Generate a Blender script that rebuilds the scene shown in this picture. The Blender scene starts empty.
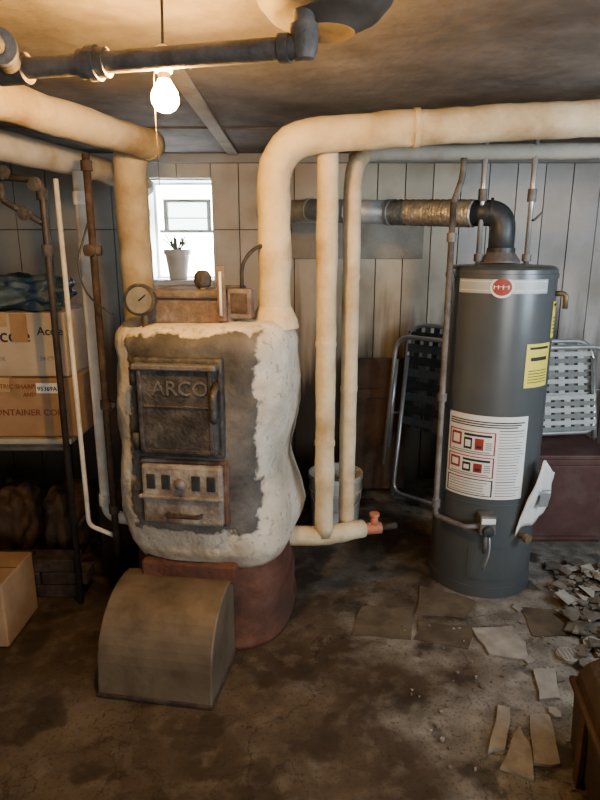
import bpy, bmesh, math, random
from mathutils import Vector, Matrix, noise
random.seed(7)
S = bpy.context.scene
COL = S.collection

# ---------------------------------------------------------------- materials
def nmat(name):
    m = bpy.data.materials.new(name); m.use_nodes = True
    nt = m.node_tree
    return m, nt, nt.nodes['Principled BSDF']

def M(name, cols, scale=6.0, rough=.75, metal=0.0, bump=.25, bscale=40.0, stain=None, tone=False, spec=None, lo=.3, hi=.7):
    m, nt, b = nmat(name)
    N, L = nt.nodes, nt.links
    tc = N.new('ShaderNodeTexCoord')
    n1 = N.new('ShaderNodeTexNoise'); n1.inputs['Scale'].default_value = scale; n1.inputs['Detail'].default_value = 8
    n1.inputs['Roughness'].default_value = .65
    L.new(tc.outputs['Object'], n1.inputs['Vector'])
    r = N.new('ShaderNodeValToRGB')
    while len(r.color_ramp.elements) < len(cols): r.color_ramp.elements.new(.5)
    for i, c in enumerate(cols):
        e = r.color_ramp.elements[i]
        e.position = lo + (hi-lo)*i/max(1, len(cols)-1); e.color = (*c, 1)
    L.new(n1.outputs['Fac'], r.inputs['Fac'])
    out = r.outputs['Color']
    if stain:
        sc, amt, ss = stain
        n2 = N.new('ShaderNodeTexNoise'); n2.inputs['Scale'].default_value = ss; n2.inputs['Detail'].default_value = 6
        L.new(tc.outputs['Object'], n2.inputs['Vector'])
        r2 = N.new('ShaderNodeValToRGB'); r2.color_ramp.elements[0].position = .5; r2.color_ramp.elements[1].position = .68
        r2.color_ramp.elements[1].color = (amt, amt, amt, 1)
        L.new(n2.outputs['Fac'], r2.inputs['Fac'])
        mx = N.new('ShaderNodeMix'); mx.data_type = 'RGBA'
        L.new(r2.outputs['Color'], mx.inputs[0]); L.new(out, mx.inputs[6]); mx.inputs[7].default_value = (*sc, 1)
        out = mx.outputs[2]
    if tone:
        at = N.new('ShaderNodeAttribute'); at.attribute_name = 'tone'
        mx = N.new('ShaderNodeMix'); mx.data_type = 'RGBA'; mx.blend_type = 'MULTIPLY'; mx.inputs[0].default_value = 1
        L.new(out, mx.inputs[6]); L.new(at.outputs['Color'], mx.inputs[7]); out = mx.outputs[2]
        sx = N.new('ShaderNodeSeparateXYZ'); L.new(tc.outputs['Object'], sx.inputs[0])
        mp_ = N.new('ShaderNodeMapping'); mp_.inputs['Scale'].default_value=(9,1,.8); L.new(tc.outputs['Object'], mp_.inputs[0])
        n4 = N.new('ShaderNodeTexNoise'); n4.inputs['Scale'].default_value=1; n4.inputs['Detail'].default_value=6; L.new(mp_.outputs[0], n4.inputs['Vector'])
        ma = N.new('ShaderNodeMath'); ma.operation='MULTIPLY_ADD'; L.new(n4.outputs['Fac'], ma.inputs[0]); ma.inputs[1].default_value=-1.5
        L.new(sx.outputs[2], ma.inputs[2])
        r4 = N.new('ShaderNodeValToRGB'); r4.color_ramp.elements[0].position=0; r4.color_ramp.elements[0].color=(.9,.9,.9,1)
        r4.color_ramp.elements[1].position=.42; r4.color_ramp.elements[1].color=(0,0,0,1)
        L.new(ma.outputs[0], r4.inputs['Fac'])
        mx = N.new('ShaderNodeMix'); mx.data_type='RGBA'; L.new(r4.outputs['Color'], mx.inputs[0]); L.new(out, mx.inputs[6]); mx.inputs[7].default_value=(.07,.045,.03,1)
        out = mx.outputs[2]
    L.new(out, b.inputs['Base Color'])
    b.inputs['Roughness'].default_value = rough; b.inputs['Metallic'].default_value = metal
    if spec is not None: b.inputs['Specular IOR Level'].default_value = spec
    if bump:
        n3 = N.new('ShaderNodeTexNoise'); n3.inputs['Scale'].default_value = bscale; n3.inputs['Detail'].default_value = 6
        L.new(tc.outputs['Object'], n3.inputs['Vector'])
        bp = N.new('ShaderNodeBump'); bp.inputs['Strength'].default_value = bump; bp.inputs['Distance'].default_value = .01
        L.new(n3.outputs['Fac'], bp.inputs['Height']); L.new(bp.outputs['Normal'], b.inputs['Normal'])
    return m

wrap   = M('pipe_wrap', [(.50,.40,.25),(.62,.52,.36),(.69,.60,.44)], 7, .85, bump=.3, bscale=60, stain=((.33,.21,.10),.65,5))
wrap2  = M('pipe_wrap_grey', [(.36,.33,.28),(.48,.45,.39)], 7, .85, bump=.3, bscale=60, stain=((.25,.2,.14),.5,6))
white  = M('white_painted_pipe', [(.58,.57,.54),(.74,.73,.70)], 8, .6, bump=.15, stain=((.36,.30,.24),.5,9))
iron   = M('old_iron', [(.03,.028,.027),(.07,.066,.063),(.145,.138,.13)], 14, .65, .15, bump=.5, bscale=80)
ironlt = M('grey_iron_pipe', [(.10,.092,.09),(.18,.17,.165),(.26,.25,.24)], 12, .6, .3, bump=.3, bscale=70)
rust   = M('rust', [(.075,.045,.035),(.155,.09,.065),(.24,.16,.125)], 12, .85, .1, bump=.5, bscale=60, stain=((.36,.32,.28),.7,8))
rustd  = M('rust_dark', [(.035,.025,.02),(.07,.05,.042),(.13,.10,.085)], 14, .8, .1, bump=.4, bscale=60)
rustb  = M('rust_base', [(.075,.034,.024),(.15,.066,.044),(.22,.11,.075)], 7, .85, 0, bump=.5, bscale=40, stain=((.07,.05,.04),.6,4))
topir  = M('top_casting_iron', [(.08,.07,.065),(.17,.15,.14),(.34,.31,.28)], 9, .8, .1, bump=.5, bscale=60, stain=((.16,.075,.05),.7,6))
copper = M('dull_copper', [(.05,.042,.038),(.11,.09,.08)], 15, .55, .3, bump=.1)
brass  = M('brass', [(.15,.115,.075),(.28,.22,.14)], 15, .5, .4, bump=.1)
orange = M('orange_fitting', [(.40,.14,.08),(.58,.27,.17)], 20, .6, .1, bump=.1)
steel  = M('galvanised_steel', [(.32,.33,.33),(.52,.53,.52)], 22, .45, .35, bump=.15, bscale=30)
foil   = M('foil_duct', [(.42,.42,.41),(.66,.66,.64)], 30, .38, .6, bump=.9, bscale=35)
black  = M('black_metal', [(.04,.045,.05),(.09,.096,.10)], 10, .45, .3, bump=.1)
alu    = M('aluminium', [(.5,.51,.52),(.68,.69,.70)], 10, .35, .65, bump=.05)
tank   = M('tank_enamel', [(.105,.117,.122),(.122,.134,.14)], 3, .30, 0.15, bump=.02, stain=((.17,.17,.165),.25,4))
paper  = M('label_white', [(.68,.68,.66),(.76,.76,.74)], 5, .6, bump=0)
ink    = M('ink_black', [(.03,.03,.03),(.05,.05,.05)], 5, .6, bump=0)
inkg   = M('ink_grey', [(.2,.2,.2),(.3,.3,.3)], 50, .6, bump=0)
redp   = M('label_red', [(.30,.05,.045),(.38,.08,.065)], 5, .5, bump=0)
yellow = M('label_yellow', [(.75,.62,.12),(.8,.68,.16)], 5, .5, bump=0)
silver = M('label_silver', [(.42,.45,.46),(.5,.53,.54)], 5, .4, bump=0)
card   = M('cardboard', [(.28,.18,.11),(.36,.24,.15),(.42,.29,.185)], 4, .85, bump=.15, stain=((.2,.13,.08),.5,5))
cardw  = M('cardboard_white', [(.40,.34,.27),(.53,.46,.38)], 4, .8, bump=.1, stain=((.3,.22,.15),.5,5))
cardd  = M('cardboard_dark', [(.055,.033,.022),(.12,.075,.048)], 5, .7, bump=.3)
tape   = M('packing_tape', [(.42,.3,.18),(.5,.36,.22)], 5, .3, bump=.05)
cloth  = M('blue_cloth', [(.045,.075,.10),(.11,.17,.22)], 9, .6, bump=.5, bscale=25)
tablem = M('table_top', [(.36,.34,.30),(.48,.46,.42)], 6, .5, bump=.1)
redcab = M('red_brown_paint', [(.09,.045,.04),(.15,.08,.07)], 5, .6, bump=.2, stain=((.2,.15,.13),.4,6))
dwood  = M('dark_plywood', [(.06,.035,.024),(.13,.08,.055),(.18,.12,.08)], 5, .8, bump=.3)
trunkm = M('brown_leather', [(.06,.04,.03),(.12,.085,.06)], 7, .8, bump=.4)
plast  = M('white_plastic', [(.58,.57,.54),(.72,.71,.68)], 6, .5, bump=.05, stain=((.3,.26,.2),.5,6))
hoodm  = M('burner_hood_paint', [(.105,.08,.055),(.19,.15,.105),(.27,.225,.165)], 4, .55, .1, bump=.2, stain=((.08,.05,.032),.85,4))
webg   = M('web_grey', [(.22,.23,.22),(.30,.31,.30)], 40, .8, bump=.3)
webd   = M('web_dark', [(.04,.045,.045),(.075,.08,.08)], 40, .8, bump=.3)
webd2  = M('web_dark_grey', [(.10,.11,.11),(.15,.16,.16)], 40, .8, bump=.3)
webw   = M('web_white', [(.48,.49,.48),(.6,.61,.59)], 40, .8, bump=.3)
tilew  = M('broken_tile', [(.28,.26,.23),(.42,.40,.36)], 14, .8, bump=.3, stain=((.2,.17,.13),.6,12))
tilem  = M('tile_shard', [(.13,.115,.095),(.28,.25,.21)], 10, .85, bump=.3, stain=((.07,.055,.04),.7,8))
tileb  = M('brown_tile', [(.095,.075,.05),(.185,.15,.11)], 8, .75, bump=.3, stain=((.07,.055,.04),.7,6))
plaster= M('frame_paint', [(.66,.68,.68),(.76,.78,.79)], 6, .6, bump=.1)
sashm  = M('sash_metal', [(.2,.22,.2),(.3,.32,.3)], 6, .5, bump=0)
porc   = M('porcelain', [(.55,.5,.42),(.65,.6,.5)], 5, .3, bump=0)
leafm  = M('dry_leaf', [(.10,.12,.08),(.2,.21,.14)], 20, .8, bump=.2)
gaugem = M('gauge_face', [(.14,.14,.13),(.24,.24,.22)], 20, .3, bump=0)
dishm  = M('dish_enamel', [(.07,.055,.048),(.14,.12,.10)], 6, .65, .1, bump=.2)
wallm  = M('wall_paneling', [(.70,.67,.61),(.82,.79,.73)], 5, .75, bump=.15, bscale=30, tone=True, stain=((.40,.31,.21),.5,2.2))
wallp  = M('wall_plain', [(.42,.42,.40),(.52,.52,.5)], 3, .85, bump=.3, stain=((.2,.16,.12),.5,2))
ceilm  = M('ceiling_board', [(.125,.11,.10),(.21,.19,.175),(.29,.27,.25)], 3.5, .85, bump=.6, bscale=18, stain=((.08,.06,.05),.8,1.7))
glassm, nt, b = nmat('sash_glass'); b.inputs['Base Color'].default_value = (.45,.5,.46,1); b.inputs['Roughness'].default_value=.4; b.inputs['Alpha'].default_value=.55
bulbm, nt, b = nmat('bulb_glow'); b.inputs['Base Color'].default_value=(1,.9,.7,1)
b.inputs['Emission Color'].default_value=(1,.55,.16,1); b.inputs['Emission Strength'].default_value=1000

# boiler jacket
bodym, nt, b = nmat('boiler_plaster'); N, L = nt.nodes, nt.links
tc = N.new('ShaderNodeTexCoord')
def noi(s, d=8):
    n = N.new('ShaderNodeTexNoise'); n.inputs['Scale'].default_value=s; n.inputs['Detail'].default_value=d
    L.new(tc.outputs['Object'], n.inputs['Vector']); return n.outputs['Fac']
def ramp(f, els):
    r = N.new('ShaderNodeValToRGB')
    while len(r.color_ramp.elements)<len(els): r.color_ramp.elements.new(.5)
    for e,(p,c) in zip(r.color_ramp.elements, els): e.position=p; e.color=(*c,1)
    L.new(f, r.inputs['Fac']); return r.outputs['Color']
def mth(op, a, c=None):
    n = N.new('ShaderNodeMath'); n.operation=op
    for i,v in enumerate((a,c)):
        if v is None: continue
        if isinstance(v,(int,float)): n.inputs[i].default_value=v
        else: L.new(v, n.inputs[i])
    return n.outputs[0]
def mixc(f, a, c):
    n = N.new('ShaderNodeMix'); n.data_type='RGBA'
    L.new(f, n.inputs[0])
    for i,v in ((6,a),(7,c)):
        if isinstance(v, tuple): n.inputs[i].default_value=(*v,1)
        else: L.new(v, n.inputs[i])
    return n.outputs[2]
sx = N.new('ShaderNodeSeparateXYZ'); L.new(tc.outputs['Object'], sx.inputs[0])
wobx = mth('ADD', mth('MULTIPLY', mth('SUBTRACT', noi(6), .5), .09), mth('MULTIPLY', mth('SUBTRACT', noi(28,4), .5), .05))
dx = mth('SUBTRACT', mth('ABSOLUTE', mth('SUBTRACT', mth('ADD', sx.outputs[0], wobx), .020)), .220)
dz = mth('SUBTRACT', mth('ABSOLUTE', mth('SUBTRACT', mth('ADD', sx.outputs[2], wobx), .865)), .350)
d = mth('MAXIMUM', mth('MAXIMUM', dx, dz), mth('ADD', sx.outputs[1], .12))
mask = ramp(d, [(0,(1,1,1)),(.010,(0,0,0))])
whitec = ramp(noi(5), [(.3,(.46,.41,.33)),(.5,(.62,.57,.48)),(.7,(.73,.69,.60))])
stainm = ramp(noi(3.4), [(.50,(0,0,0)),(.70,(.65,.65,.65))])
whitec = mixc(stainm, whitec, (.28,.20,.13))
specks = ramp(noi(40), [(.58,(0,0,0)),(.66,(.45,.45,.45))])
whitec = mixc(specks, whitec, (.20,.15,.11))
lowd = ramp(mth('ADD', sx.outputs[2], mth('MULTIPLY', noi(8), .3)), [(.48,(.55,.55,.55)),(.70,(0,0,0))])
whitec = mixc(lowd, whitec, (.28,.21,.14))
greyc = ramp(noi(7,12), [(.3,(.07,.065,.058)),(.5,(.125,.118,.108)),(.74,(.215,.205,.19))])
colr = mixc(mask, whitec, greyc)
L.new(colr, b.inputs['Base Color']); b.inputs['Roughness'].default_value=.85
bp = N.new('ShaderNodeBump'); bp.inputs['Strength'].default_value=.6; bp.inputs['Distance'].default_value=.012
hsum = mth('ADD', noi(34,12), mth('MULTIPLY', mask, .9))
L.new(hsum, bp.inputs['Height']); L.new(bp.outputs['Normal'], b.inputs['Normal'])

# floor
floorm, nt, b = nmat('floor_concrete'); N, L = nt.nodes, nt.links
tc = N.new('ShaderNodeTexCoord')
sx = N.new('ShaderNodeSeparateXYZ'); L.new(tc.outputs['Object'], sx.inputs[0])
base = ramp(noi(2.2,12), [(.32,(.042,.029,.020)),(.5,(.092,.068,.047)),(.68,(.165,.13,.095))])
speck = ramp(noi(16,10), [(.50,(0,0,0)),(.66,(.5,.5,.5))])
base = mixc(speck, base, (.18,.15,.115))
dust_light_pos = mth('ADD', mth('MULTIPLY', sx.outputs[0], .75), mth('MULTIPLY', mth('SUBTRACT', noi(2.6,15), .5), 3.0))  # grey dust towards +x, with the strip of light there painted into the colour
dm = ramp(dust_light_pos, [(.15,(0,0,0)),(.62,(.9,.9,.9))])
dust_light = ramp(noi(11,12), [(.35,(.17,.155,.13)),(.65,(.36,.34,.30))])
base = mixc(dm, base, dust_light)
dark = ramp(noi(5,12), [(.55,(0,0,0)),(.61,(.75,.75,.75))])
base = mixc(dark, base, (.05,.037,.027))
grit = ramp(noi(90,6), [(.55,(0,0,0)),(.68,(.6,.6,.6))])
base = mixc(grit, base, (.035,.028,.022))
vo = N.new('ShaderNodeTexVoronoi'); vo.feature='DISTANCE_TO_EDGE'; vo.inputs['Scale'].default_value=1.6
wv = N.new('ShaderNodeVectorMath'); wv.operation='ADD'
nn = N.new('ShaderNodeTexNoise'); nn.inputs['Scale'].default_value=3; nn.inputs['Detail'].default_value=8; L.new(tc.outputs['Object'], nn.inputs['Vector'])
L.new(tc.outputs['Object'], wv.inputs[0]); L.new(nn.outputs['Color'], wv.inputs[1]); L.new(wv.outputs[0], vo.inputs['Vector'])
crack = ramp(vo.outputs['Distance'], [(0,(.7,.7,.7)),(.008,(0,0,0))])
base = mixc(crack, base, (.025,.018,.013))
L.new(base, b.inputs['Base Color'])
rr = ramp(noi(3.5), [(.4,(.38,.38,.38)),(.65,(.8,.8,.8))]); L.new(rr, b.inputs['Roughness'])
bp = N.new('ShaderNodeBump'); bp.inputs['Strength'].default_value=.5; bp.inputs['Distance'].default_value=.012
L.new(noi(18,12), bp.inputs['Height']); L.new(bp.outputs['Normal'], b.inputs['Normal'])

# ---------------------------------------------------------------- geometry helpers
def group(name, loc=(0,0,0), rz=0, rx=0):
    e = bpy.data.objects.new(name, None); COL.objects.link(e)
    e.empty_display_size=.1; e.location=loc; e.rotation_euler=(rx,0,rz); return e
def finish(bm, name, mat, parent=None, smooth=False, bevel=0):
    bmesh.ops.recalc_face_normals(bm, faces=bm.faces)
    me = bpy.data.meshes.new(name); bm.to_mesh(me); bm.free()
    mats = mat if isinstance(mat,(list,tuple)) else [mat]
    for m_ in mats: me.materials.append(m_)
    if smooth:
        for p in me.polygons: p.use_smooth=True
    o = bpy.data.objects.new(name, me); COL.objects.link(o)
    if parent: o.parent = parent
    if bevel:
        md = o.modifiers.new('bev','BEVEL'); md.width=bevel; md.segments=2; md.limit_method='ANGLE'
    return o
def addbox(bm, lo, hi, mi=0):
    x0,y0,z0=lo; x1,y1,z1=hi
    v=[bm.verts.new(c) for c in ((x0,y0,z0),(x1,y0,z0),(x1,y1,z0),(x0,y1,z0),(x0,y0,z1),(x1,y0,z1),(x1,y1,z1),(x0,y1,z1))]
    fs=[bm.faces.new([v[i] for i in f]) for f in ((3,2,1,0),(4,5,6,7),(0,1,5,4),(1,2,6,5),(2,3,7,6),(3,0,4,7))]
    for f in fs: f.material_index=mi
    return fs
def box(name, lo, hi, mat, parent=None, bevel=.004):
    bm=bmesh.new(); addbox(bm,lo,hi); return finish(bm,name,mat,parent,False,bevel)
def fillet(path, r, n=8):
    P=[Vector(p) for p in path]; out=[P[0]]
    for i in range(1,len(P)-1):
        a,b_,c=P[i-1],P[i],P[i+1]
        d1=(a-b_); d2=(c-b_)
        rr=min(r, d1.length*.48, d2.length*.48)
        p1=b_+d1.normalized()*rr; p2=b_+d2.normalized()*rr
        for k in range(n+1):
            t=k/n; out.append(p1*(1-t)**2+b_*2*t*(1-t)+p2*t*t)
    out.append(P[-1]); return out
def tube(name, path, rad, mat, parent=None, r=.05, seg=20, lump=0, step=.04, cap=True, rf=None):
    pts = fillet(path, r) if len(path)>2 else [Vector(p) for p in path]
    if lump or rf:
        q=[pts[0]]
        for a,c in zip(pts,pts[1:]):
            n=max(1,int((c-a).length/step))
            for k in range(1,n+1): q.append(a.lerp(c,k/n))
        pts=q
    bm=bmesh.new(); rings=[]; T=None; u=None; dist=0
    for i,p in enumerate(pts):
        if i==0: t=(pts[1]-p)
        elif i==len(pts)-1: t=p-pts[i-1]
        else: t=(pts[i+1]-pts[i-1])
        if i: dist+=(p-pts[i-1]).length
        t.normalize()
        if u is None: u=t.orthogonal().normalized()
        else:
            u=(u-t*u.dot(t)).normalized()
        w=t.cross(u); ring=[]
        R=rad*(rf(dist) if rf else 1)
        for k in range(seg):
            a=2*math.pi*k/seg; dirv=u*math.cos(a)+w*math.sin(a)
            q=p+dirv*R
            if lump: q=q+dirv*lump*(noise.noise(q*9)+.5*noise.noise(q*25))
            ring.append(bm.verts.new(q))
        rings.append(ring)
    for r0,r1 in zip(rings,rings[1:]):
        for k in range(seg): bm.faces.new((r0[k],r0[(k+1)%seg],r1[(k+1)%seg],r1[k]))
    if cap: bm.faces.new(rings[0][::-1]); bm.faces.new(rings[-1])
    return finish(bm,name,mat,parent,True)
def lathe(name, prof, mat, parent=None, origin=(0,0,0), axis=(0,0,1), seg=32, smooth=True):
    q=Vector((0,0,1)).rotation_difference(Vector(axis)); o=Vector(origin)
    bm=bmesh.new(); rings=[]
    for r_,z_ in prof:
        rings.append([bm.verts.new(o+q@Vector((max(r_,1e-4)*math.cos(2*math.pi*k/seg),max(r_,1e-4)*math.sin(2*math.pi*k/seg),z_))) for k in range(seg)])
    for r0,r1 in zip(rings,rings[1:]):
        for k in range(seg): bm.faces.new((r0[k],r0[(k+1)%seg],r1[(k+1)%seg],r1[k]))
    bm.faces.new(rings[0][::-1]); bm.faces.new(rings[-1])
    ob=finish(bm,name,mat,parent,smooth)
    if smooth:
        md=ob.modifiers.new('es','EDGE_SPLIT'); md.split_angle=math.radians(35)
    return ob
def blob(name, c, s, amp, mat, parent=None, fr=3.0, flat=None):
    bm=bmesh.new(); bmesh.ops.create_icosphere(bm, subdivisions=5, radius=1)
    for v in bm.verts:
        p=v.co.copy(); 
        p=Vector([math.copysign(abs(k)**.7,k) for k in p])
        n_=noise.noise(p*fr+Vector(c)*5)+.5*abs(noise.noise(p*fr*2.3+Vector(c)))
        p=p*(1+amp*n_)
        q=Vector((p.x*s[0],p.y*s[1],p.z*s[2]))+Vector(c)
        if flat is not None and q.z<flat: q.z=flat
        v.co=q
    return finish(bm,name,mat,parent,True)
def text(name, body, loc, size, mat, parent=None, rot=(math.pi/2,0,0), ext=.001):
    cu=bpy.data.curves.new(name,'FONT'); cu.body=body; cu.size=size; cu.extrude=ext; cu.resolution_u=3
    cu.materials.append(mat)
    o=bpy.data.objects.new(name,cu); COL.objects.link(o); o.location=loc; o.rotation_euler=rot
    if parent: o.parent=parent
    return o
def ringband(name, p, axis, rad, w, mat, parent):
    lathe(name,[(rad*.9,-w/2),(rad,-w/2),(rad,w/2),(rad*.9,w/2)],mat,parent,p,axis)

# ---------------------------------------------------------------- room
ZC=2.05; YB=3.8; XL=-2.5; XR=2.3; YF=-2.2
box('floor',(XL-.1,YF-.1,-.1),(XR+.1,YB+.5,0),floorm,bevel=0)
box('ceiling',(XL-.1,YF-.1,ZC),(XR+.1,YB+.5,ZC+.1),ceilm,bevel=0)
box('wall_left',(XL-.1,YF,0),(XL,YB,ZC),wallp,bevel=0)
box('wall_right',(XR,YF,0),(XR+.1,YB,ZC),wallp,bevel=0)
box('wall_front',(XL,YF-.1,0),(XR,YF,ZC),wallp,bevel=0)
WX0,WX1,WZ0,WZ1=-.94,-.535,1.32,1.92
bm=bmesh.new(); lay=bm.loops.layers.float_color.new('tone')
xs=[XL]
def fillx(a,b_,w):
    n=max(1,round((b_-a)/w)); return [a+(b_-a)*k/n for k in range(1,n+1)]
xs+=fillx(XL,WX0,.2)+fillx(WX0,WX1,.2)+fillx(WX1,XR,.17)
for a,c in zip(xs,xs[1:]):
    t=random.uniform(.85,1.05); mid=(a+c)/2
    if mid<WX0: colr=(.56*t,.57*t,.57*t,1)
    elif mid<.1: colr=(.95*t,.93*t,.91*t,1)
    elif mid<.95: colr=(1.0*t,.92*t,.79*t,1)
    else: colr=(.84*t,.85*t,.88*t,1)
    rngs=[(0,ZC)]
    if mid>WX0 and mid<WX1: rngs=[(0,WZ0),(WZ1,ZC)]
    elif mid<.05: rngs=[(0,1.62),(1.625,ZC)]
    dd=random.uniform(0,.006)
    for z0,z1 in rngs:
        for f in addbox(bm,(a+.003,YB-dd,z0),(c-.003,YB+.1,z1)):
            for l in f.loops: l[lay]=colr
for f in addbox(bm,(XL,YB+.03,0),(WX0,YB+.1,ZC))+addbox(bm,(WX1,YB+.03,0),(XR,YB+.1,ZC))+addbox(bm,(WX0,YB+.03,0),(WX1,YB+.1,WZ0))+addbox(bm,(WX0,YB+.03,WZ1),(WX1,YB+.1,ZC)):
    for l in f.loops: l[lay]=(.2,.17,.14,1)
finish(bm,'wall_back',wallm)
w=group('window_1')
box('reveal_left',(WX0-.05,YB+.1,WZ0-.05),(WX0,YB+.32,WZ1+.05),plaster,w)
box('reveal_right',(WX1,YB+.1,WZ0-.05),(WX1+.05,YB+.32,WZ1+.05),plaster,w)
box('reveal_top',(WX0,YB+.1,WZ1),(WX1,YB+.32,WZ1+.05),plaster,w)
box('sill',(WX0,YB-.03,WZ0-.03),(WX1,YB+.32,WZ0),plaster,w)
yw=YB+.26
for nm,lo,hi in (('frame_l',(WX0,yw,WZ0),(WX0+.015,yw+.04,WZ1)),('frame_r',(WX1-.015,yw,WZ0),(WX1,yw+.04,WZ1)),
    ('frame_t',(WX0+.015,yw,WZ1-.015),(WX1-.015,yw+.04,WZ1)),('frame_b',(WX0+.015,yw,WZ0),(WX1-.015,yw+.04,WZ0+.015)),
    ('sash_top',(WX0+.06,yw-.02,1.80),(WX1-.04,yw+.02,1.82)),('sash_bot',(WX0+.03,yw-.02,1.61),(WX1-.03,yw+.02,1.63)),
    ('sash_l',(WX0+.06,yw-.02,1.63),(WX0+.085,yw+.02,1.80)),('sash_r',(WX1-.065,yw-.02,1.63),(WX1-.04,yw+.02,1.80)),
    ('sash_mid',(WX0+.085,yw-.02,1.70),(WX1-.065,yw+.02,1.706))):
    box(nm,lo,hi,sashm if 'sash' in nm else plaster,w,.002)
box('sash_pane',(WX0+.085,yw,1.63),(WX1-.065,yw+.006,1.80),glassm,w,0)
p=group('potted_plant')
lathe('pot',[(.055,0),(.075,.15),(.085,.155),(.085,.185),(.072,.185),(.07,.17),(.001,.17)],plast,p,(-.77,YB+.08,WZ0+.001))
for k in range(18):
    a=k*2.4; l=random.uniform(.03,.11)
    tube('stem_%d'%k,[(-.77,YB+.08,WZ0+.16),(-.77+.03*math.cos(a),YB+.08+.02*math.sin(a),WZ0+.2),(-.77+l*math.cos(a),YB+.08+.06*math.sin(a),WZ0+.21+random.uniform(0,.07))],.005,leafm,p,seg=6)

box('trim_1',(-.42,1.9,ZC-.012),(-.36,3.79,ZC),wrap2,bevel=.002)
box('trim_2',(-2.4,2.98,ZC-.008),(2.2,3.0,ZC),ceilm,bevel=.002)
box('trim_3',(XL,3.74,ZC-.05),(XR,3.79,ZC),wallp)

# ---------------------------------------------------------------- boiler
B=group('boiler',(-.35,2.36,0),math.radians(-8))
def superell(a,b_,th,e=3.0):
    c,s=math.cos(th),math.sin(th)
    return (a*math.copysign(abs(c)**(2/e),c), b_*math.copysign(abs(s)**(2/e),s))
def body(name, prof, a, b_, mat, lump, e=3.0, seg=140, fade=None):
    bm=bmesh.new(); rings=[]
    for z,sc,bulge in prof:
        ring=[]
        for k in range(seg):
            x,y=superell(a*sc,b_*sc,2*math.pi*k/seg,e)
            if x>0: x*=1+bulge
            p=Vector((x,y,z)); n_=Vector((x,y,0)).normalized()
            d_=lump*(noise.noise(p*4)+.35*noise.noise(p*10)+.15*noise.noise(p*30))
            p+=n_*d_; p.z+= lump*.7*noise.noise(p*6) if fade is None else fade*noise.noise(p*7)
            ring.append(bm.verts.new(p))
        rings.append(ring)
    for r0,r1 in zip(rings,rings[1:]):
        for k in range(seg): bm.faces.new((r0[k],r0[(k+1)%seg],r1[(k+1)%seg],r1[k]))
    bm.faces.new(rings[0][::-1]); bm.faces.new(rings[-1])
    return finish(bm,name,mat,B,True)
prof=[]
for i in range(71):
    z=.355+.895*i/70
    s=1.0
    if z>1.17: s=1-.16*((z-1.17)/.08)**2.2
    if z<.42: s-=.07*(.42-z)/.065
    bul=-.10*math.exp(-((z-.70)/.11)**2)+.06*math.exp(-((z-.45)/.10)**2)+.02*math.exp(-((z-.95)/.12)**2)
    prof.append((z,s,bul))
body('jacket',prof,.335,.37,bodym,.020)
body('rusty_base',[(0.001+.38*i/20,.93+(.03 if i in (0,1) else 0),.06) for i in range(21)],.325,.35,rustb,.008,fade=0)
fy=-.375; ox=.045
def bb(nm,lo,hi,mat,bv): box(nm,(lo[0]+ox,lo[1],lo[2]),(hi[0]+ox,hi[1],hi[2]),mat,B,bv)
bb('door_frame',(-.21,fy-.012,.80),(.10,fy+.06,1.15),iron,.008)
bb('fire_door',(-.195,fy-.04,.815),(.085,fy-.006,1.13),iron,.012)
bb('door_ledge',(-.20,fy-.055,1.115),(.09,fy-.02,1.135),ironlt,.005)
for nm,lo,hi in (('rib_b',(-.185,fy-.05,.825),(.075,fy-.035,.84)),
                 ('rib_l',(-.185,fy-.05,.825),(-.17,fy-.035,1.12)),('rib_r',(.06,fy-.05,.825),(.075,fy-.035,1.12)),
                 ('rib_m',(-.17,fy-.046,.985),(.06,fy-.035,.993))):
    bb(nm,lo,hi,iron,.004)
text('casting_mark','ARCO',(-.135+ox,fy-.04,1.03),.07,ironlt,B,ext=.005)
tube('latch_handle',[(.085+ox,fy-.03,.95),(.085+ox,fy-.075,.95),(.088+ox,fy-.085,1.04),(.085+ox,fy-.03,1.07)],.011,iron,B,r=.02,seg=10)
for z in (.86,1.09): tube('hinge_%d'%int(z*100),[(-.205+ox,fy-.03,z-.03),(-.205+ox,fy-.03,z+.03)],.012,iron,B,seg=10)
bb('lower_frame',(-.21,fy-.012,.545),(.11,fy+.06,.79),rust,.01)
ashm=M('ash_door_paint',[(.11,.085,.07),(.28,.25,.215),(.44,.41,.37)],9,.75,.05,bump=.5,bscale=60,stain=((.10,.055,.04),.8,7))
bb('ash_door',(-.195,fy-.04,.555),(.095,fy-.006,.78),ashm,.012)
bb('ash_shelf',(-.205,fy-.05,.655),(.10,fy-.03,.668),ashm,.004)
bm=bmesh.new()
for k in range(5):
    x0=-.175+k*.054+ox
    if k==2: continue
    addbox(bm,(x0,fy-.044,.69),(x0+.032,fy-.036,.745)); 
finish(bm,'draft_slots',black,B,False,.006)
lathe('slot_knob',[(.0,0),(.016,.002),(.02,.02),(.0,.03)],ironlt,B,(-.05+ox,fy-.038,.715),(0,-1,0),16)
tube('damper_handle',[(-.10+ox,fy-.035,.60),(-.10+ox,fy-.065,.60),(.02+ox,fy-.065,.60),(.02+ox,fy-.035,.60)],.006,rustd,B,r=.015,seg=8)
box('lintel',(-.19,fy+.0,.31),(.17,fy+.1,.385),rustb,B,.01)
box('top_casting',(-.19,-.22,1.235),(.14,.15,1.345),topir,B,.02)
box('top_casting_rib',(-.17,-.235,1.335),(.12,.12,1.365),topir,B,.01)
def toloc(x,y,z):
    return B.matrix_basis.inverted()@Vector((x,y,z))
bpy.context.view_layer.update()
g=toloc(-.545,2.08,1.335)
tube('gauge_stem',[g+Vector((0,.02,-.1)),g+Vector((0,.02,0))],.012,brass,B,seg=10)
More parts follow.
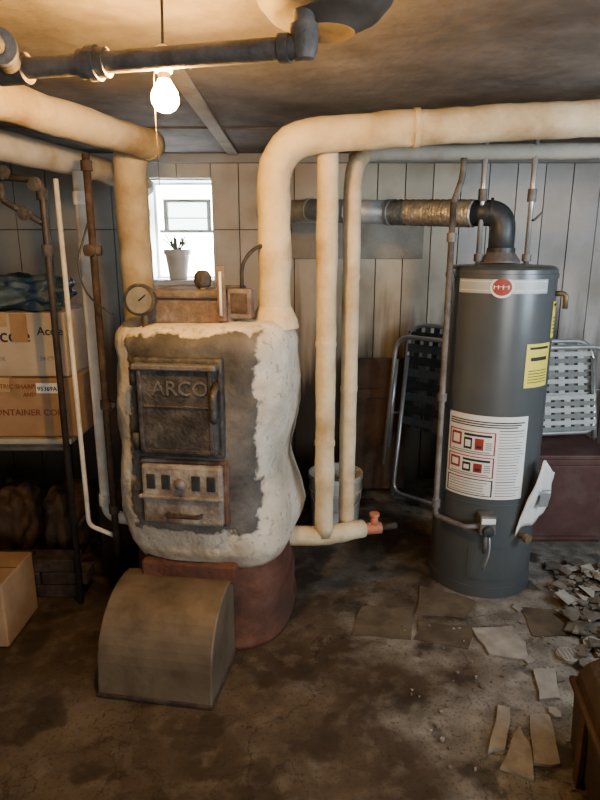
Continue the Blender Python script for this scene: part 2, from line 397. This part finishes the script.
lathe('gauge_case',[(.0,-.02),(.05,-.02),(.055,.0),(.055,.022),(.047,.024),(.046,.016),(.0,.016)],iron,B,g,(.05,-1,.1),28)
lathe('gauge_dial',[(.0,0),(.045,0),(.045,.002),(.0,.002)],gaugem,B,g+Vector((0,-.017,.001)),(.05,-1,.1),28)
tube('gauge_needle',[g+Vector((0,-.022,0)),g+Vector((.025,-.022,.02))],.002,ink,B,seg=6)
t=toloc(-.272,2.09,1.25)
box('thermometer_back',(t.x-.016,t.y,1.26),(t.x+.016,t.y+.012,1.45),topir,B,.005)
tube('thermometer_glass',[(t.x,t.y-.006,1.28),(t.x,t.y-.006,1.43)],.005,paper,B,seg=8)
v=toloc(-.35,2.2,1.35)
tube('relief_stem',[(v.x,v.y,1.33),(v.x,v.y,1.39)],.016,brass,B,seg=12)
lathe('relief_valve',[(.0,0),(.025,.005),(.032,.02),(.03,.045),(.018,.06),(.0,.062)],iron,B,(v.x,v.y,1.37),seg=20)
c=toloc(-.205,2.15,1.25)
box('control_box',(c.x-.05,c.y-.03,1.265),(c.x+.04,c.y+.03,1.37),topir,B,.008)
box('control_box_face',(c.x-.035,c.y-.034,1.285),(c.x+.025,c.y-.028,1.355),rustd,B,.003)
tube('control_conduit',[(c.x,c.y,1.36),(c.x,c.y,1.46),(c.x+.05,c.y+.05,1.52),(c.x+.12,c.y+.2,1.50)],.007,iron,B,r=.05,seg=8)

# burner hood
H=group('burner_hood',(-.455,2.01,0),math.radians(-9))
bm=bmesh.new(); w2=.205
prof=[(.03,.002),(.03,.325),(-.03,.33)]
for k in range(1,13):
    a=math.radians(90*k/12); prof.append((-.03-.235*math.sin(a), .10+.23*math.cos(a)))
prof.append((-.275,.002))
vs=[[bm.verts.new((sx_,y,z)) for y,z in prof] for sx_ in (-w2,w2)]
n=len(prof)
for k in range(n): bm.faces.new((vs[0][k],vs[0][(k+1)%n],vs[1][(k+1)%n],vs[1][k]))
bm.faces.new(vs[0][::-1]); bm.faces.new(vs[1])
finish(bm,'hood_shell',hoodm,H,False,.006)
bm=bmesh.new(); addbox(bm,(-w2-.004,-.281,.002),(w2+.004,-.27,.016)); addbox(bm,(w2-.002,-.28,.002),(w2+.005,.03,.016))
finish(bm,'hood_flange',rustd,H,False,.003)
tube('hood_handle',[(-w2-.002,-.12,.12),(-w2-.05,-.12,.12),(-w2-.06,-.1,.02)],.014,rustd,H,seg=10)

# ---------------------------------------------------------------- insulated pipes
mp=group('insulated_steam_main')
tube('riser_and_run',[(-.094,2.25,1.20),(-.094,2.25,1.885),(1.0,2.2,1.935),(2.29,2.15,1.965)],.059,wrap,mp,r=.17,seg=32,lump=.008)
ringband('wrap_joint_1',(.40,2.226,1.908),(1,-.04,.04),.064,.02,wrap,mp)
ringband('wrap_joint_2',(1.3,2.19,1.944),(1,-.04,.03),.064,.03,wrap,mp)
lathe('boiler_collar',[(.09,-.03),(.085,.0),(.066,.04),(.06,.05)],wrap,mp,(-.094,2.25,1.25))
ip=group('insulated_return_pipe')
tube('drop_a',[(.10,2.3,1.88),(.10,2.3,.345)],.039,wrap,ip,seg=24,lump=.004)
tube('drop_b',[(.26,2.62,1.885),(.20,2.42,1.80),(.20,2.4,1.6),(.20,2.4,.345)],.034,wrap,ip,r=.12,seg=24,lump=.003)
tube('bottom_run',[(-.12,2.3,.345),(.10,2.3,.34),(.27,2.38,.335)],.040,wrap,ip,r=.04,seg=24,lump=.004)
tube('ceiling_run',[(.2,2.60,1.88),(1.2,2.62,1.895),(2.29,2.62,1.91)],.032,wrap2,ip,r=.1,seg=24,lump=.003)
for z in (.75,1.15,1.55): ringband('band_%d'%int(z*100),(.10,2.3,z),(0,0,1),.041,.02,wrap,ip)
for z in (.95,1.4): ringband('bandb_%d'%int(z*100),(.20,2.4,z),(0,0,1),.036,.02,wrap,ip)
tube('end_fitting',[(.26,2.37,.335),(.35,2.39,.335)],.026,orange,ip,seg=14)
tube('end_valve_stem',[(.32,2.38,.335),(.32,2.38,.40)],.016,orange,ip,seg=12)
lathe('end_valve_cap',[(.0,0),(.022,0),(.022,.012),(.0,.015)],orange,ip,(.32,2.38,.395))
tube('end_nipple',[(.35,2.39,.335),(.42,2.42,.33)],.014,rustd,ip,seg=12)

lp=group('insulated_branch_pipe')
tube('overhead',[(-1.35,.55,1.93),(-.60,2.62,1.915)],.058,wrap,lp,seg=28,lump=.006)
lathe('end_cap',[(.060,-.02),(.060,.0),(.05,.03),(.0,.045)],wrap,lp,(-.605,2.61,1.915),(.34,.94,0))
tube('drop',[(-.70,2.66,1.90),(-.72,2.70,1.80),(-.735,2.76,1.6),(-.735,2.80,.9)],.070,wrap,lp,r=.1,seg=28,lump=.005)
ringband('joint',(-.735,2.755,1.66),(0,0,1),.075,.03,wrap,lp)
lp2=group('insulated_branch_pipe')
tube('overhead',[(-1.6,.9,1.87),(-1.03,2.2,1.85),(-.86,2.75,1.84),(-.86,3.5,1.84)],.052,wrap2,lp2,seg=24,lump=.004)

wp=group('white_drain_pipe')
tube('pipe',[(-.865,2.50,1.80),(-.865,2.50,.34),(-.70,2.47,.33)],.028,white,wp,r=.06,seg=18)
for z in (1.7,.42): ringband('coupling_%d'%int(z*100),(-.865,2.50,z),(0,0,1),.034,.05,white,wp)
dp=group('rusty_supply_pipe')
tube('pipe',[(-.779,2.33,1.84),(-.779,2.33,.03)],.014,rustd,dp,r=.03,seg=12)
lathe('floor_flange',[(.04,.001),(.04,.01),(.018,.03),(.0,.03)],rustd,dp,(-.779,2.33,0))
for z in (1.8,1.5,.9,.45): ringband('coupling_%d'%int(z*100),(-.779,2.33,z),(0,0,1),.021,.035,rustd,dp)
tube('valve_body',[(-.81,2.33,1.50),(-.75,2.33,1.50)],.02,rustd,dp,seg=12)
lathe('valve_wheel',[(.0,0),(.022,0),(.022,.01),(.0,.012)],rustd,dp,(-.779,2.29,1.50),(0,-1,0),16)
tube('valve_spindle',[(-.779,2.33,1.50),(-.779,2.29,1.50)],.007,rustd,dp,seg=8)
cp=group('copper_water_pipes')
tube('riser_1',[(-1.3,2.33,1.78),(-.95,2.33,1.75),(-.955,2.33,.01)],.013,copper,cp,r=.03,seg=10)
tube('riser_2',[(-.915,2.38,1.76),(-.91,2.38,.35),(-.80,2.38,.3)],.010,white,cp,r=.03,seg=10)
tube('riser_3',[(-1.10,2.33,1.76),(-1.10,2.33,1.68),(-.96,2.33,1.60)],.012,iron,cp,r=.02,seg=10)
for x,z in ((-.952,1.70),(-.952,1.5)): ringband('tee_%d'%int(z*100),(x,2.33,z),(0,0,1),.02,.04,iron,cp)
for i,(x,z) in enumerate(((-.952,1.72),(-1.06,1.76),(-1.15,1.77),(-1.0,1.62))):
    tube('spindle_%d'%i,[(x,2.33,z),(x,2.28,z+.01)],.007,iron,cp,seg=8)
    lathe('handwheel_%d'%i,[(.0,0),(.024,0),(.026,.006),(.0,.01)],iron,cp,(x,2.28,z+.01),(0,-1,.1),16)
tube('hanging_wire',[(-.78,2.3,1.6),(-.83,2.28,1.45),(-.80,2.28,1.33),(-.70,2.25,1.27)],.004,black,cp,r=.08,seg=6)

# ---------------------------------------------------------------- overhead iron pipe + bulb
op=group('overhead_iron_pipe')
tube('run',[(-.78,1.47,2.045),(-.78,1.47,1.88),(0.0,1.288,1.88),(.008,1.286,1.9),(.008,1.286,1.955)],.021,ironlt,op,r=.03,seg=18)
dirv=Vector((.66,-.154,0)).normalized()
ringband('tee_a',(-.43,1.389,1.88),dirv,.029,.06,ironlt,op)
ringband('tee_a2',(-.43,1.389,1.88),dirv,.034,.02,ironlt,op)
ringband('tee_b',(-.62,1.433,1.88),dirv,.031,.07,ironlt,op)
lathe('elbow',[(.0,-.028),(.02,-.026),(.026,-.01),(.027,.02),(.027,.034),(.02,.036)],ironlt,op,(.008,1.287,1.885))
ringband('elbow_lip',(-.03,1.296,1.88),dirv,.027,.02,ironlt,op)
tube('branch',[(-.625,1.434,1.885),(-.42,.55,1.90)],.020,ironlt,op,seg=16)
ringband('branch_col',(-.605,1.36,1.886),(.22,-.97,0),.029,.04,ironlt,op)
ringband('branch_col2',(-.59,1.31,1.887),(.22,-.97,0),.034,.02,ironlt,op)
lathe('ceiling_vent_cover',[(.0,-.04),(.045,-.04),(.06,-.048),(.075,-.035),(.10,-.025),(.11,-.02),(.133,.005),(.14,.02),(.13,.06),(.11,.075),(.0,.075)],dishm,None,(.05,1.345,1.97),seg=48)

lb=group('light_bulb')
bx,by,bz=-.2985,1.45,1.828
lathe('glass',[(.001,-.031),(.012,-.029),(.022,-.023),(.029,-.012),(.030,.0),(.028,.011),(.021,.023),(.015,.032),(.0135,.036)],bulbm,lb,(bx,by,bz))
lathe('screw_base',[(.0132,.0),(.0132,.02),(.012,.022)],brass,lb,(bx,by,bz+.036))
lathe('socket',[(.018,.0),(.021,.006),(.021,.03),(.017,.05),(.008,.055)],porc,lb,(bx,by,bz+.050))
tube('cord_to_ceiling',[(bx,by,bz+.10),(bx,by+.01,1.98),(bx,by+.02,2.05)],.003,iron,lb,seg=8)
tube('pull_string',[(bx-.015,by,bz+.07),(bx-.022,by,bz+.05),(bx-.024,by,bz-.04),(bx-.022,by,bz-.26)],.001,brass,lb,r=.02,seg=6)

# ---------------------------------------------------------------- flue duct
fd=group('flue_duct')
tube('galvanised_run',[(-.2,3.45,1.70),(.05,3.22,1.70),(.42,2.90,1.67)],.055,steel,fd,r=.05,seg=24)
for k in range(3):
    q=Vector((.05,3.22,1.70)).lerp(Vector((.42,2.90,1.67)),k/2)
    ringband('seam_%d'%k,q,(.37,-.34,-.03),.059,.015,steel,fd)
tube('foil_run',[(.40,2.92,1.672),(.73,2.63,1.65)],.055,foil,fd,seg=28,step=.006,rf=lambda d_:1+.06*math.sin(d_*420))
tube('elbow',[(.71,2.65,1.652),(.845,2.605,1.652),(.845,2.602,1.46)],.053,black,fd,r=.09,seg=24)
ringband('elbow_collar',(.845,2.602,1.50),(0,0,1),.058,.02,black,fd)
ringband('elbow_seam',(.80,2.62,1.655),(1,-.3,0),.057,.012,black,fd)
lathe('draft_hood',[(.08,.003),(.08,.012),(.06,.04),(.056,.05)],ironlt,fd,(.845,2.602,1.447))
box('loose_wall_board',(-.05,3.765,1.45),(.75,3.785,1.66),wrap2,bevel=.004)

# ---------------------------------------------------------------- water heater
HX,HY,HR=.853,2.60,.226
W=group('water_heater')
lathe('tank',[(.0,.02),(HR-.012,.02),(HR,.03),(HR,1.40),(HR,1.425),(HR-.012,1.436),(HR-.03,1.44),(.08,1.447),(.0,1.447)],tank,W,(HX,HY,0),seg=96)
lathe('base_ring',[(HR-.01,.0),(HR+.003,.001),(HR+.003,.05),(HR-.01,.052)],tank,W,(HX,HY,0),seg=96)
lathe('top_cap_lip',[(HR-.01,-.012),(HR+.004,-.01),(HR+.004,.008),(HR-.01,.012)],tank,W,(HX,HY,1.40),seg=96)
lathe('lower_seam',[(HR-.01,-.004),(HR+.002,-.003),(HR+.002,.003),(HR-.01,.004)],tank,W,(HX,HY,.44),seg=96)
def arc(bm,a0,a1,z0,z1,off,mi=0,n=16):
    prev=None
    for k in range(n+1):
        a=math.radians(a0+(a1-a0)*k/n); R=HR+off
        q=[bm.verts.new((HX+R*math.sin(a),HY-R*math.cos(a),z)) for z in (z0,z1)]
        if prev:
            f=bm.faces.new((prev[0],q[0],q[1],prev[1])); f.material_index=mi
        prev=q
bm=bmesh.new()
arc(bm,-64,24,.47,.835,.0015,0,24)
for k in range(3): arc(bm,-61,20-4*k,.806-.010*k,.811-.010*k,.0025,1,8)
for z0,z1,rd in ((.665,.765,True),(.565,.655,True),(.48,.555,False)):
    arc(bm,-61,-10,z0,z1,.0022,2 if rd else 1,10); arc(bm,-59.5,-11.5,z0+.004,z1-.004,.0028,0,10)
    if rd:
        arc(bm,-58,-46,z0+.03,z1-.012,.0034,2,4); arc(bm,-56,-48,z0+.04,z1-.022,.0040,0,4)
        arc(bm,-43,-34,z0+.02,z1-.03,.0034,1,4); arc(bm,-41.5,-35.5,z0+.03,z1-.04,.0040,0,4)
        arc(bm,-31,-22,z0+.02,z1-.03,.0034,2,4); arc(bm,-29,-24,z0+.028,z0+.038,.0040,1,4)
        arc(bm,-43,-14,z1-.022,z1-.012,.0034,1,6); arc(bm,-57,-15,z0+.009,z0+.013,.0034,3,6)
        for k in range(4): arc(bm,-20,-13.5,z0+.024+.009*k,z0+.028+.009*k,.0034,3,3)
    else:
        for k in range(5): arc(bm,-58,-14-random.uniform(0,6),z0+.010+.012*k,z0+.0135+.012*k,.0034,3,6)
for k in range(24):
    arc(bm,-7,random.uniform(14,21),.485+.0125*k,.488+.0125*k,.0025,1 if k%6==5 else 3,5)
finish(bm,'warning_label',[paper,ink,redp,inkg],W)
bm=bmesh.new()
arc(bm,14,50,.955,1.135,.0015,0,10)
for k in range(5): arc(bm,18,46,.975+.012*k,.978+.012*k,.0025,1,4)
arc(bm,18,46,1.112,1.122,.0025,1,4); arc(bm,20,44,1.065,1.080,.0025,1,4)
arc(bm,50,70,1.15,1.30,.0015,0,8); arc(bm,53,67,1.28,1.29,.0025,1,4)
for k in range(5): arc(bm,53,67,1.17+.015*k,1.174+.015*k,.0025,1,4)
finish(bm,'energy_label',[yellow,ink],W)
bm=bmesh.new()
arc(bm,-62,34,1.335,1.392,.0012,0,24)
for z in (1.345,1.38): arc(bm,-60,32,z,z+.003,.002,1,20)
finish(bm,'top_stripe',[silver,paper],W)
def badge(name,ac,zc,rx,rz,off,mat):
    bm=bmesh.new(); vs=[]
    for k in range(32):
        th=2*math.pi*k/32; a=math.radians(ac)+rx*math.cos(th)/HR
        vs.append(bm.verts.new((HX+(HR+off)*math.sin(a),HY-(HR+off)*math.cos(a),zc+rz*math.sin(th))))
    c_=bm.verts.new((HX+(HR+off)*math.sin(math.radians(ac)),HY-(HR+off)*math.cos(math.radians(ac)),zc))
    for k in range(32): bm.faces.new((vs[k],vs[(k+1)%32],c_))
    finish(bm,name,mat,W)
badge('badge',-16,1.36,.046,.042,.003,paper); badge('badge_red',-16,1.36,.036,.033,.004,redp)
bm=bmesh.new()
for k,(u0,u1) in enumerate(((-24,-23),(-20,-19),(-15.5,-14.5),(-10.5,-9.5))): arc(bm,u0,u1,1.352,1.368,.005,0,2)
arc(bm,-24,-8.5,1.361,1.363,.005,0,4)
finish(bm,'badge_mark',paper,W)
gx,gy=.79,2.36
box('gas_control',(gx-.035,gy-.045,.33),(gx+.035,gy+.02,.42),ironlt,W,.008)
box('gas_control_plate',(gx-.03,gy-.05,.385),(gx+.03,gy-.042,.41),paper,W,.003)
lathe('gas_knob',[(.0,0),(.024,0),(.022,.02),(.0,.024)],black,W,(gx,gy-.044,.355),(0,-1,0),20)
tube('gas_control_drop',[(gx,gy-.02,.33),(gx,gy-.02,.24)],.010,ironlt,W,seg=10)
tube('pilot_line',[(gx+.015,gy-.02,.33),(gx+.02,gy-.035,.25),(gx+.0,gy-.02,.16)],.004,alu,W,seg=8)
bm=bmesh.new(); arc(bm,-30,12,.09,.24,.004,0,10); finish(bm,'burner_door',tank,W)
lathe('drain_valve',[(.012,0),(.012,.04),(.02,.042),(.02,.06),(.0,.062)],brass,W,(HX+.10,HY-.20,.30),(.42,-.9,0),14)
tube('gas_feed',[(.60,2.46,1.68),(.60,2.46,.36),(.70,2.34,.36),(.775,2.34,.37)],.0125,ironlt,W,r=.02,seg=12)
tube('gas_feed_top',[(.60,2.46,1.68),(.64,2.50,1.78),(.64,2.50,1.85)],.0125,ironlt,W,r=.03,seg=12)
for z in (1.55,.9,.42): ringband('gas_coupling_%d'%int(z*100),(.60,2.46,z),(0,0,1),.019,.035,ironlt,W)
for x in (.752,.955):
    tube('water_pipe_%d'%int(x*100),[(x,2.60,1.44),(x,2.60,2.045)],.011,alu,W,seg=12)
    ringband('nut_%d'%int(x*100),(x,2.60,1.47),(0,0,1),.019,.03,ironlt,W)
    ringband('nut_up_%d'%int(x*100),(x,2.60,1.72),(0,0,1),.018,.05,ironlt,W)
tube('shutoff_handle',[(.955,2.57,1.62),(.955,2.55,1.62),(.985,2.55,1.65)],.005,ironlt,W,r=.01,seg=8)
tube('relief_pipe',[(HX+.18,HY-.12,1.33),(HX+.225,HY-.14,1.33),(HX+.225,HY-.14,1.27)],.011,brass,W,r=.02,seg=10)
mg=group('manual_pouch')
bm=bmesh.new(); nx,nz=14,14
g_=[]
for j in range(nz+1):
    row=[]
    for i in range(nx+1):
        s,t_=i/nx,j/nz
        x=.955+.16*s+.055*t_*(1-s)-.035*(1-t_); z=.31+.34*t_+.06*s*(1-t_)-.09*s*t_+.012*math.sin(6*s)
        y=2.36+.11*s+.012*math.sin(9*s+6*t_)+.010*noise.noise(Vector((s*5,t_*5,1)))
        row.append(bm.verts.new((x,y,z)))
    g_.append(row)
for j in range(nz):
    for i in range(nx): bm.faces.new((g_[j][i],g_[j][i+1],g_[j+1][i+1],g_[j+1][i]))
o=finish(bm,'sheet',paper,mg,True); md=o.modifiers.new('s','SOLIDIFY'); md.thickness=.006
bm=bmesh.new(); addbox(bm,(-.035,-.001,-.03),(.03,0,.03)); addbox(bm,(-.035,-.002,.04),(.03,0,.045))
o=finish(bm,'print',inkg,mg); o.location=(1.05,2.395,.46); o.rotation_euler=(0,.2,.55)

# ---------------------------------------------------------------- left side storage
T=group('folding_table')
box('top',(-2.2,2.5,.675),(-1.0,3.15,.70),tablem,T,.006)
box('apron',(-2.18,2.52,.64),(-1.02,2.535,.675),ironlt,T,.003)
for i,(x,y) in enumerate(((-1.04,2.54),(-2.15,2.54),(-1.04,3.1),(-2.15,3.1))):
    tube('leg_%d'%i,[(x,y,.675),(x,y,.0)],.014,iron,T,seg=10)
tube('brace',[(-1.04,2.54,.25),(-1.04,3.1,.25)],.009,iron,T,seg=8)
def carton(name,x0,x1,y0,y1,z0,z1,mat,txt=()):
    g=group(name); box('body',(x0,y0,z0),(x1,y1,z1),mat,g,.006)
    box('tape',((x0+x1)/2-.03,y0-.002,z1-.06),((x0+x1)/2+.03,y1+.002,z1+.002),tape if mat is not cardd else cardd,g,0)
    bm=bmesh.new(); addbox(bm,(x0+.004,(y0+y1)/2-.002,z1),(x1-.004,(y0+y1)/2+.002,z1+.001)); finish(bm,'flap_seam',cardd,g)
    for i,(s,x,z,sz,m_) in enumerate(txt): text('print_%d'%i,s,(x,y0-.002,z),sz,m_,g)
    return g
redink=M('faded_red_ink',[(.22,.07,.04),(.28,.1,.06)],30,.8,bump=0)
g=carton('cardboard_box',-1.60,-.97,2.53,2.95,.702,.965,card,(('ELECTRIC SHARPENER',-1.36,.92,.028,redink),('AND',-1.20,.885,.025,redink),('CONTAINER CORP',-1.36,.80,.04,redink)))
bm=bmesh.new(); addbox(bm,(-1.14,2.526,.90),(-1.03,2.528,.945)); finish(bm,'sticker',paper,g)
text('sticker_text','95369A',(-1.135,2.525,.911),.027,ink,g)
g=carton('cardboard_box',-1.55,-1.0,2.55,2.95,.968,1.245,cardw,(('Accle',-1.34,1.12,.085,ink),('Accle',-1.12,1.15,.05,ink),('8 oz',-1.32,1.04,.03,inkg),('24 CT',-1.12,1.04,.025,inkg)))
bm=bmesh.new(); addbox(bm,(-1.23,2.545,1.12),(-1.16,2.549,1.24)); finish(bm,'side_label',card,g)
blob('blue_bag',(-1.21,2.70,1.315),(.17,.13,.07),.5,cloth,fr=2.2,flat=1.249)
blob('burlap_sack',(-1.16,2.80,.20),(.10,.15,.17),.2,cardd,fr=2.2,flat=.003)
blob('burlap_sack',(-1.44,2.80,.20),(.11,.15,.17),.22,cardd,fr=2.4,flat=.003)
carton('cardboard_box',-2.05,-1.70,2.6,3.0,.003,.42,cardd)
carton('cardboard_box',-.98,-.80,2.70,3.05,.003,.30,cardd)
carton('cardboard_box',-1.60,-1.13,2.03,2.30,.003,.27,card)
bk=group('brick_stack')
for j in range(3):
    for i in range(2):
        x=-1.40+.21*i+(.05 if j%2 else 0)
        box('brick_%d_%d'%(j,i),(x,2.38,.001+.062*j),(x+.2,2.48,.06+.062*j),rustd,bk,.005)
# ---------------------------------------------------------------- back area
K=group('plastic_bucket')
lathe('pail',[(.0,.003),(.115,.003),(.122,.02),(.138,.33),(.145,.335),(.145,.36),(.134,.36),(.12,.04),(.0,.03)],plast,K,(.19,3.00,0))
ringband('rib',(.19,3.00,.27),(0,0,1),.142,.012,plast,K)
tube('handle',[(.05,3.00,.31),(.07,2.88,.22),(.19,2.84,.18),(.31,2.88,.22),(.33,3.00,.31)],.003,alu,K,r=.08,seg=6)
pb=group('leaning_plywood_board',(.47,3.62,0),.03,math.radians(-6))
box('board',(-.20,-.01,.01),(.20,.012,.85),dwood,pb,.003)
box('batten',(-.20,-.03,.60),(.20,-.01,.66),dwood,pb,.003)
C=group('metal_cabinet')
box('carcass',(1.14,2.88,.02),(1.60,3.3,.47),redcab,C,.008)
box('lid',(1.13,2.87,.47),(1.61,3.31,.495),redcab,C,.006)
box('door_panel',(1.17,2.87,.05),(1.57,2.885,.44),redcab,C,.005)
box('plinth',(1.16,2.9,.0),(1.58,3.28,.02),dwood,C,0)
lathe('knob',[(.0,0),(.014,.005),(.014,.02),(.0,.025)],ironlt,C,(1.22,2.87,.26),(0,-1,0),14)

def lawn_chair(loc,rz,rx,h=.98,wd=.25,webs=None,full=True):
    g=group('folding_lawn_chair',loc,rz,rx)
    tube('back_frame',[(-wd,0,.01),(-wd,0,h),(wd,0,h),(wd,0,.01)],.0135,alu,g,r=.12,seg=12)
    tube('seat_frame',[(-wd+.03,-.045,h*.82),(-wd+.03,-.045,.05),(wd-.03,-.045,.05),(wd-.03,-.045,h*.82)],.0125,alu,g,r=.07,seg=12)
    tube('leg_frame',[(-wd-.03,-.09,h*.2),(-wd-.03,-.09,h*.93),(wd+.03,-.09,h*.93),(wd+.03,-.09,h*.2)],.0135,alu,g,r=.10,seg=12)
    for s in (-1,1):
        tube('arm_%d'%s,[(s*(wd+.03),-.06,h*.30),(s*(wd+.03),-.07,h*.80)],.016,alu,g,seg=10)
        tube('pivot_%d'%s,[(s*wd,.01,h*.5),(s*(wd+.03),-.1,h*.5)],.006,alu,g,seg=8)
    bm=bmesh.new()
    for k in range(6):
        x=-wd+.045+k*(2*wd-.09-.05)/5
        ww=(2*wd-.09)/6*.62
        addbox(bm,(x,-.006,h*.42),(x+ww,-.003,h-.012),k%2)
        if full: addbox(bm,(x,-.058,.06),(x+ww,-.055,h*.45),k%2)
    for k in range(8):
        z=h*.44+k*h*.068; addbox(bm,(-wd,-.012,z),(wd,-.009,z+h*.045),(k+1)%2)
    if full:
        for k in range(6):
            z=.06+k*h*.062; addbox(bm,(-wd+.03,-.064,z),(wd-.03,-.061,z+h*.042),k%2)
    finish(bm,'webbing',webs or [webg,webw],g)
    return g
lawn_chair((.74,3.36,0),math.radians(-42),math.radians(-7),1.08,.22,[webd,webd2],False)
lawn_chair((1.40,3.10,.497),math.radians(8),math.radians(-12),.54,.21)

TR=group('domed_trunk',(1.0,1.08,0),math.radians(-10))
bm=bmesh.new(); prof=[(-.24,.002),(-.25,.22)]
for k in range(0,13):
    a=math.pi*k/12; prof.append((-.25*math.cos(a),.24+.13*math.sin(a)))
prof+=[(.25,.22),(.24,.002)]
vs=[[bm.verts.new((x,y,z)) for x,z in prof] for y in (-.45,.45)]; n=len(prof)
for k in range(n): bm.faces.new((vs[0][k],vs[0][(k+1)%n],vs[1][(k+1)%n],vs[1][k]))
bm.faces.new(vs[0]); bm.faces.new(vs[1][::-1]); finish(bm,'chest',trunkm,TR,False,.02)
for y in (-.3,.3): box('strap_%d'%int(y*10),(-.262,y-.02,.0),(-.245,y+.02,.24),dwood,TR,.003)
box('rim',(-.262,-.455,.225),(.262,.455,.245),dwood,TR,.005)

# ---------------------------------------------------------------- floor tiles and debris
def tilepiece(bm,pts,z0,z1,mi=0):
    lo=[bm.verts.new((x,y,z0)) for x,y in pts]; hi=[bm.verts.new((x,y,z1)) for x,y in pts]; n=len(pts)
    fs=[bm.faces.new(hi),bm.faces.new(lo[::-1])]+[bm.faces.new((lo[k],lo[(k+1)%n],hi[(k+1)%n],hi[k])) for k in range(n)]
    for f in fs: f.material_index=mi
bm=bmesh.new()
def rough(pts,amt=.006):
    out=[]
    for (ax,ay),(cx,cy) in zip(pts,pts[1:]+pts[:1]):
        out.append((ax,ay))
        for t in (.3,.62): out.append((ax+(cx-ax)*t+random.uniform(-amt,amt),ay+(cy-ay)*t+random.uniform(-amt,amt)))
    return out
for pts in ([(.70,2.145),(.865,2.16),(.885,2.05),(.863,1.95),(.72,1.985)],[(.67,1.72),(.705,1.705),(.635,1.54),(.575,1.52)],
            [(.713,1.63),(.716,1.56),(.68,1.425),(.594,1.465)],[(.76,1.675),(.825,1.675),(.78,1.48),(.70,1.48)],
            [(.855,1.895),(.94,1.905),(.894,1.75),(.82,1.745)]):
    tilepiece(bm,rough(pts),.001,.010,0)
for pts in ([(.27,2.31),(.48,2.29),(.44,2.08),(.21,2.105)],[(.55,2.47),(.77,2.35),(.69,2.22),(.485,2.25)],[(.49,2.2),(.715,2.16),(.65,2.02),(.453,2.08)],
            [(.95,2.3),(1.12,2.28),(1.08,2.1),(.93,2.1)]):
    tilepiece(bm,rough(pts,.01),.001,.005,1)
finish(bm,'broken_floor_tiles',[tilew,tileb])
bm=bmesh.new()
def shard(cx,cy,s,z,mi):
    n=random.randint(3,6); a0=random.random()*6
    pts=[(cx+s*random.uniform(.5,1.2)*math.cos(a0+6.283*k/n),cy+s*random.uniform(.5,1.2)*math.sin(a0+6.283*k/n)) for k in range(n)]
    v0=len(bm.verts)
    tilepiece(bm,pts,z,z+random.uniform(.003,.009),mi)
    bm.verts.ensure_lookup_table(); R=Matrix.Rotation(random.uniform(-.35,.35),4,Vector((random.random(),random.random()+.01,0)).normalized())
    vs_=bm.verts[v0:]; c_=Vector((cx,cy,z))
    if z>.006:
        for v_ in vs_: v_.co=c_+(R@(v_.co-c_))
    mn=min(v_.co.z for v_ in vs_)
    if mn<.001:
        for v_ in vs_: v_.co.z+=.001-mn
for k in range(260):
    y=random.uniform(1.65,2.65); xm=1.0+.20*(y-1.65)
    x=xm+abs(random.gauss(0,.20))
    if x<1.9: shard(x,y,random.uniform(.008,.05),.001+max(0,random.gauss(.012,.014)),random.choice((0,1,1,1)))
for k in range(80):
    shard(random.uniform(.35,1.0),random.uniform(1.30,2.2),random.uniform(.002,.009),.001,random.choice((0,1,1)))
for k in range(22):
    shard(random.uniform(.85,1.3),random.uniform(1.55,2.3),random.uniform(.012,.035),.001,random.choice((0,1,1)))
finish(bm,'floor_debris',[tilew,tilem])
D=group('drain_grate')
lathe('disc',[(.0,.001),(.045,.001),(.043,.012),(.0,.014)],tilew,D,(1.02,1.98,.0))
bm=bmesh.new()
for k in range(5): addbox(bm,(.985+.015*k,1.95,.012),(.990+.015*k,2.01,.015))
finish(bm,'slots',inkg,D)

# ---------------------------------------------------------------- lights
wd=bpy.data.worlds.new('World'); S.world=wd; wd.use_nodes=True
bg=wd.node_tree.nodes['Background']; bg.inputs[0].default_value=(.93,.97,1,1); bg.inputs[1].default_value=22
def area(name,loc,target,size,power,col,sy=None):
    l=bpy.data.lights.new(name,'AREA'); l.energy=power; l.color=col; l.size=size
    if sy: l.shape='RECTANGLE'; l.size_y=sy
    o=bpy.data.objects.new(name,l); COL.objects.link(o); o.location=loc
    o.rotation_euler=(Vector(target)-Vector(loc)).to_track_quat('-Z','Y').to_euler(); return o
area('rear_fill_lamp',(1.0,-1.8,1.4),(.5,2.6,1.2),1.4,56,(.97,.97,.95),1.0)  # added fill behind the camera
area('cool_side_fill_lamp',(2.2,1.2,1.5),(.6,2.6,1.3),1.0,42,(.72,.86,1),.7)  # added bluish fill from the right, the wall there has no window

# ---------------------------------------------------------------- camera
cam=bpy.data.cameras.new('camera'); co=bpy.data.objects.new('camera',cam); COL.objects.link(co)
cam.sensor_fit='VERTICAL'; cam.sensor_height=36; cam.lens=27; cam.clip_start=.02
co.location=(0,0,1.5); co.rotation_euler=(math.radians(76),0,0)
S.camera=co
try: S.view_settings.look='AgX - Medium High Contrast'
except Exception as e: print('look',e)
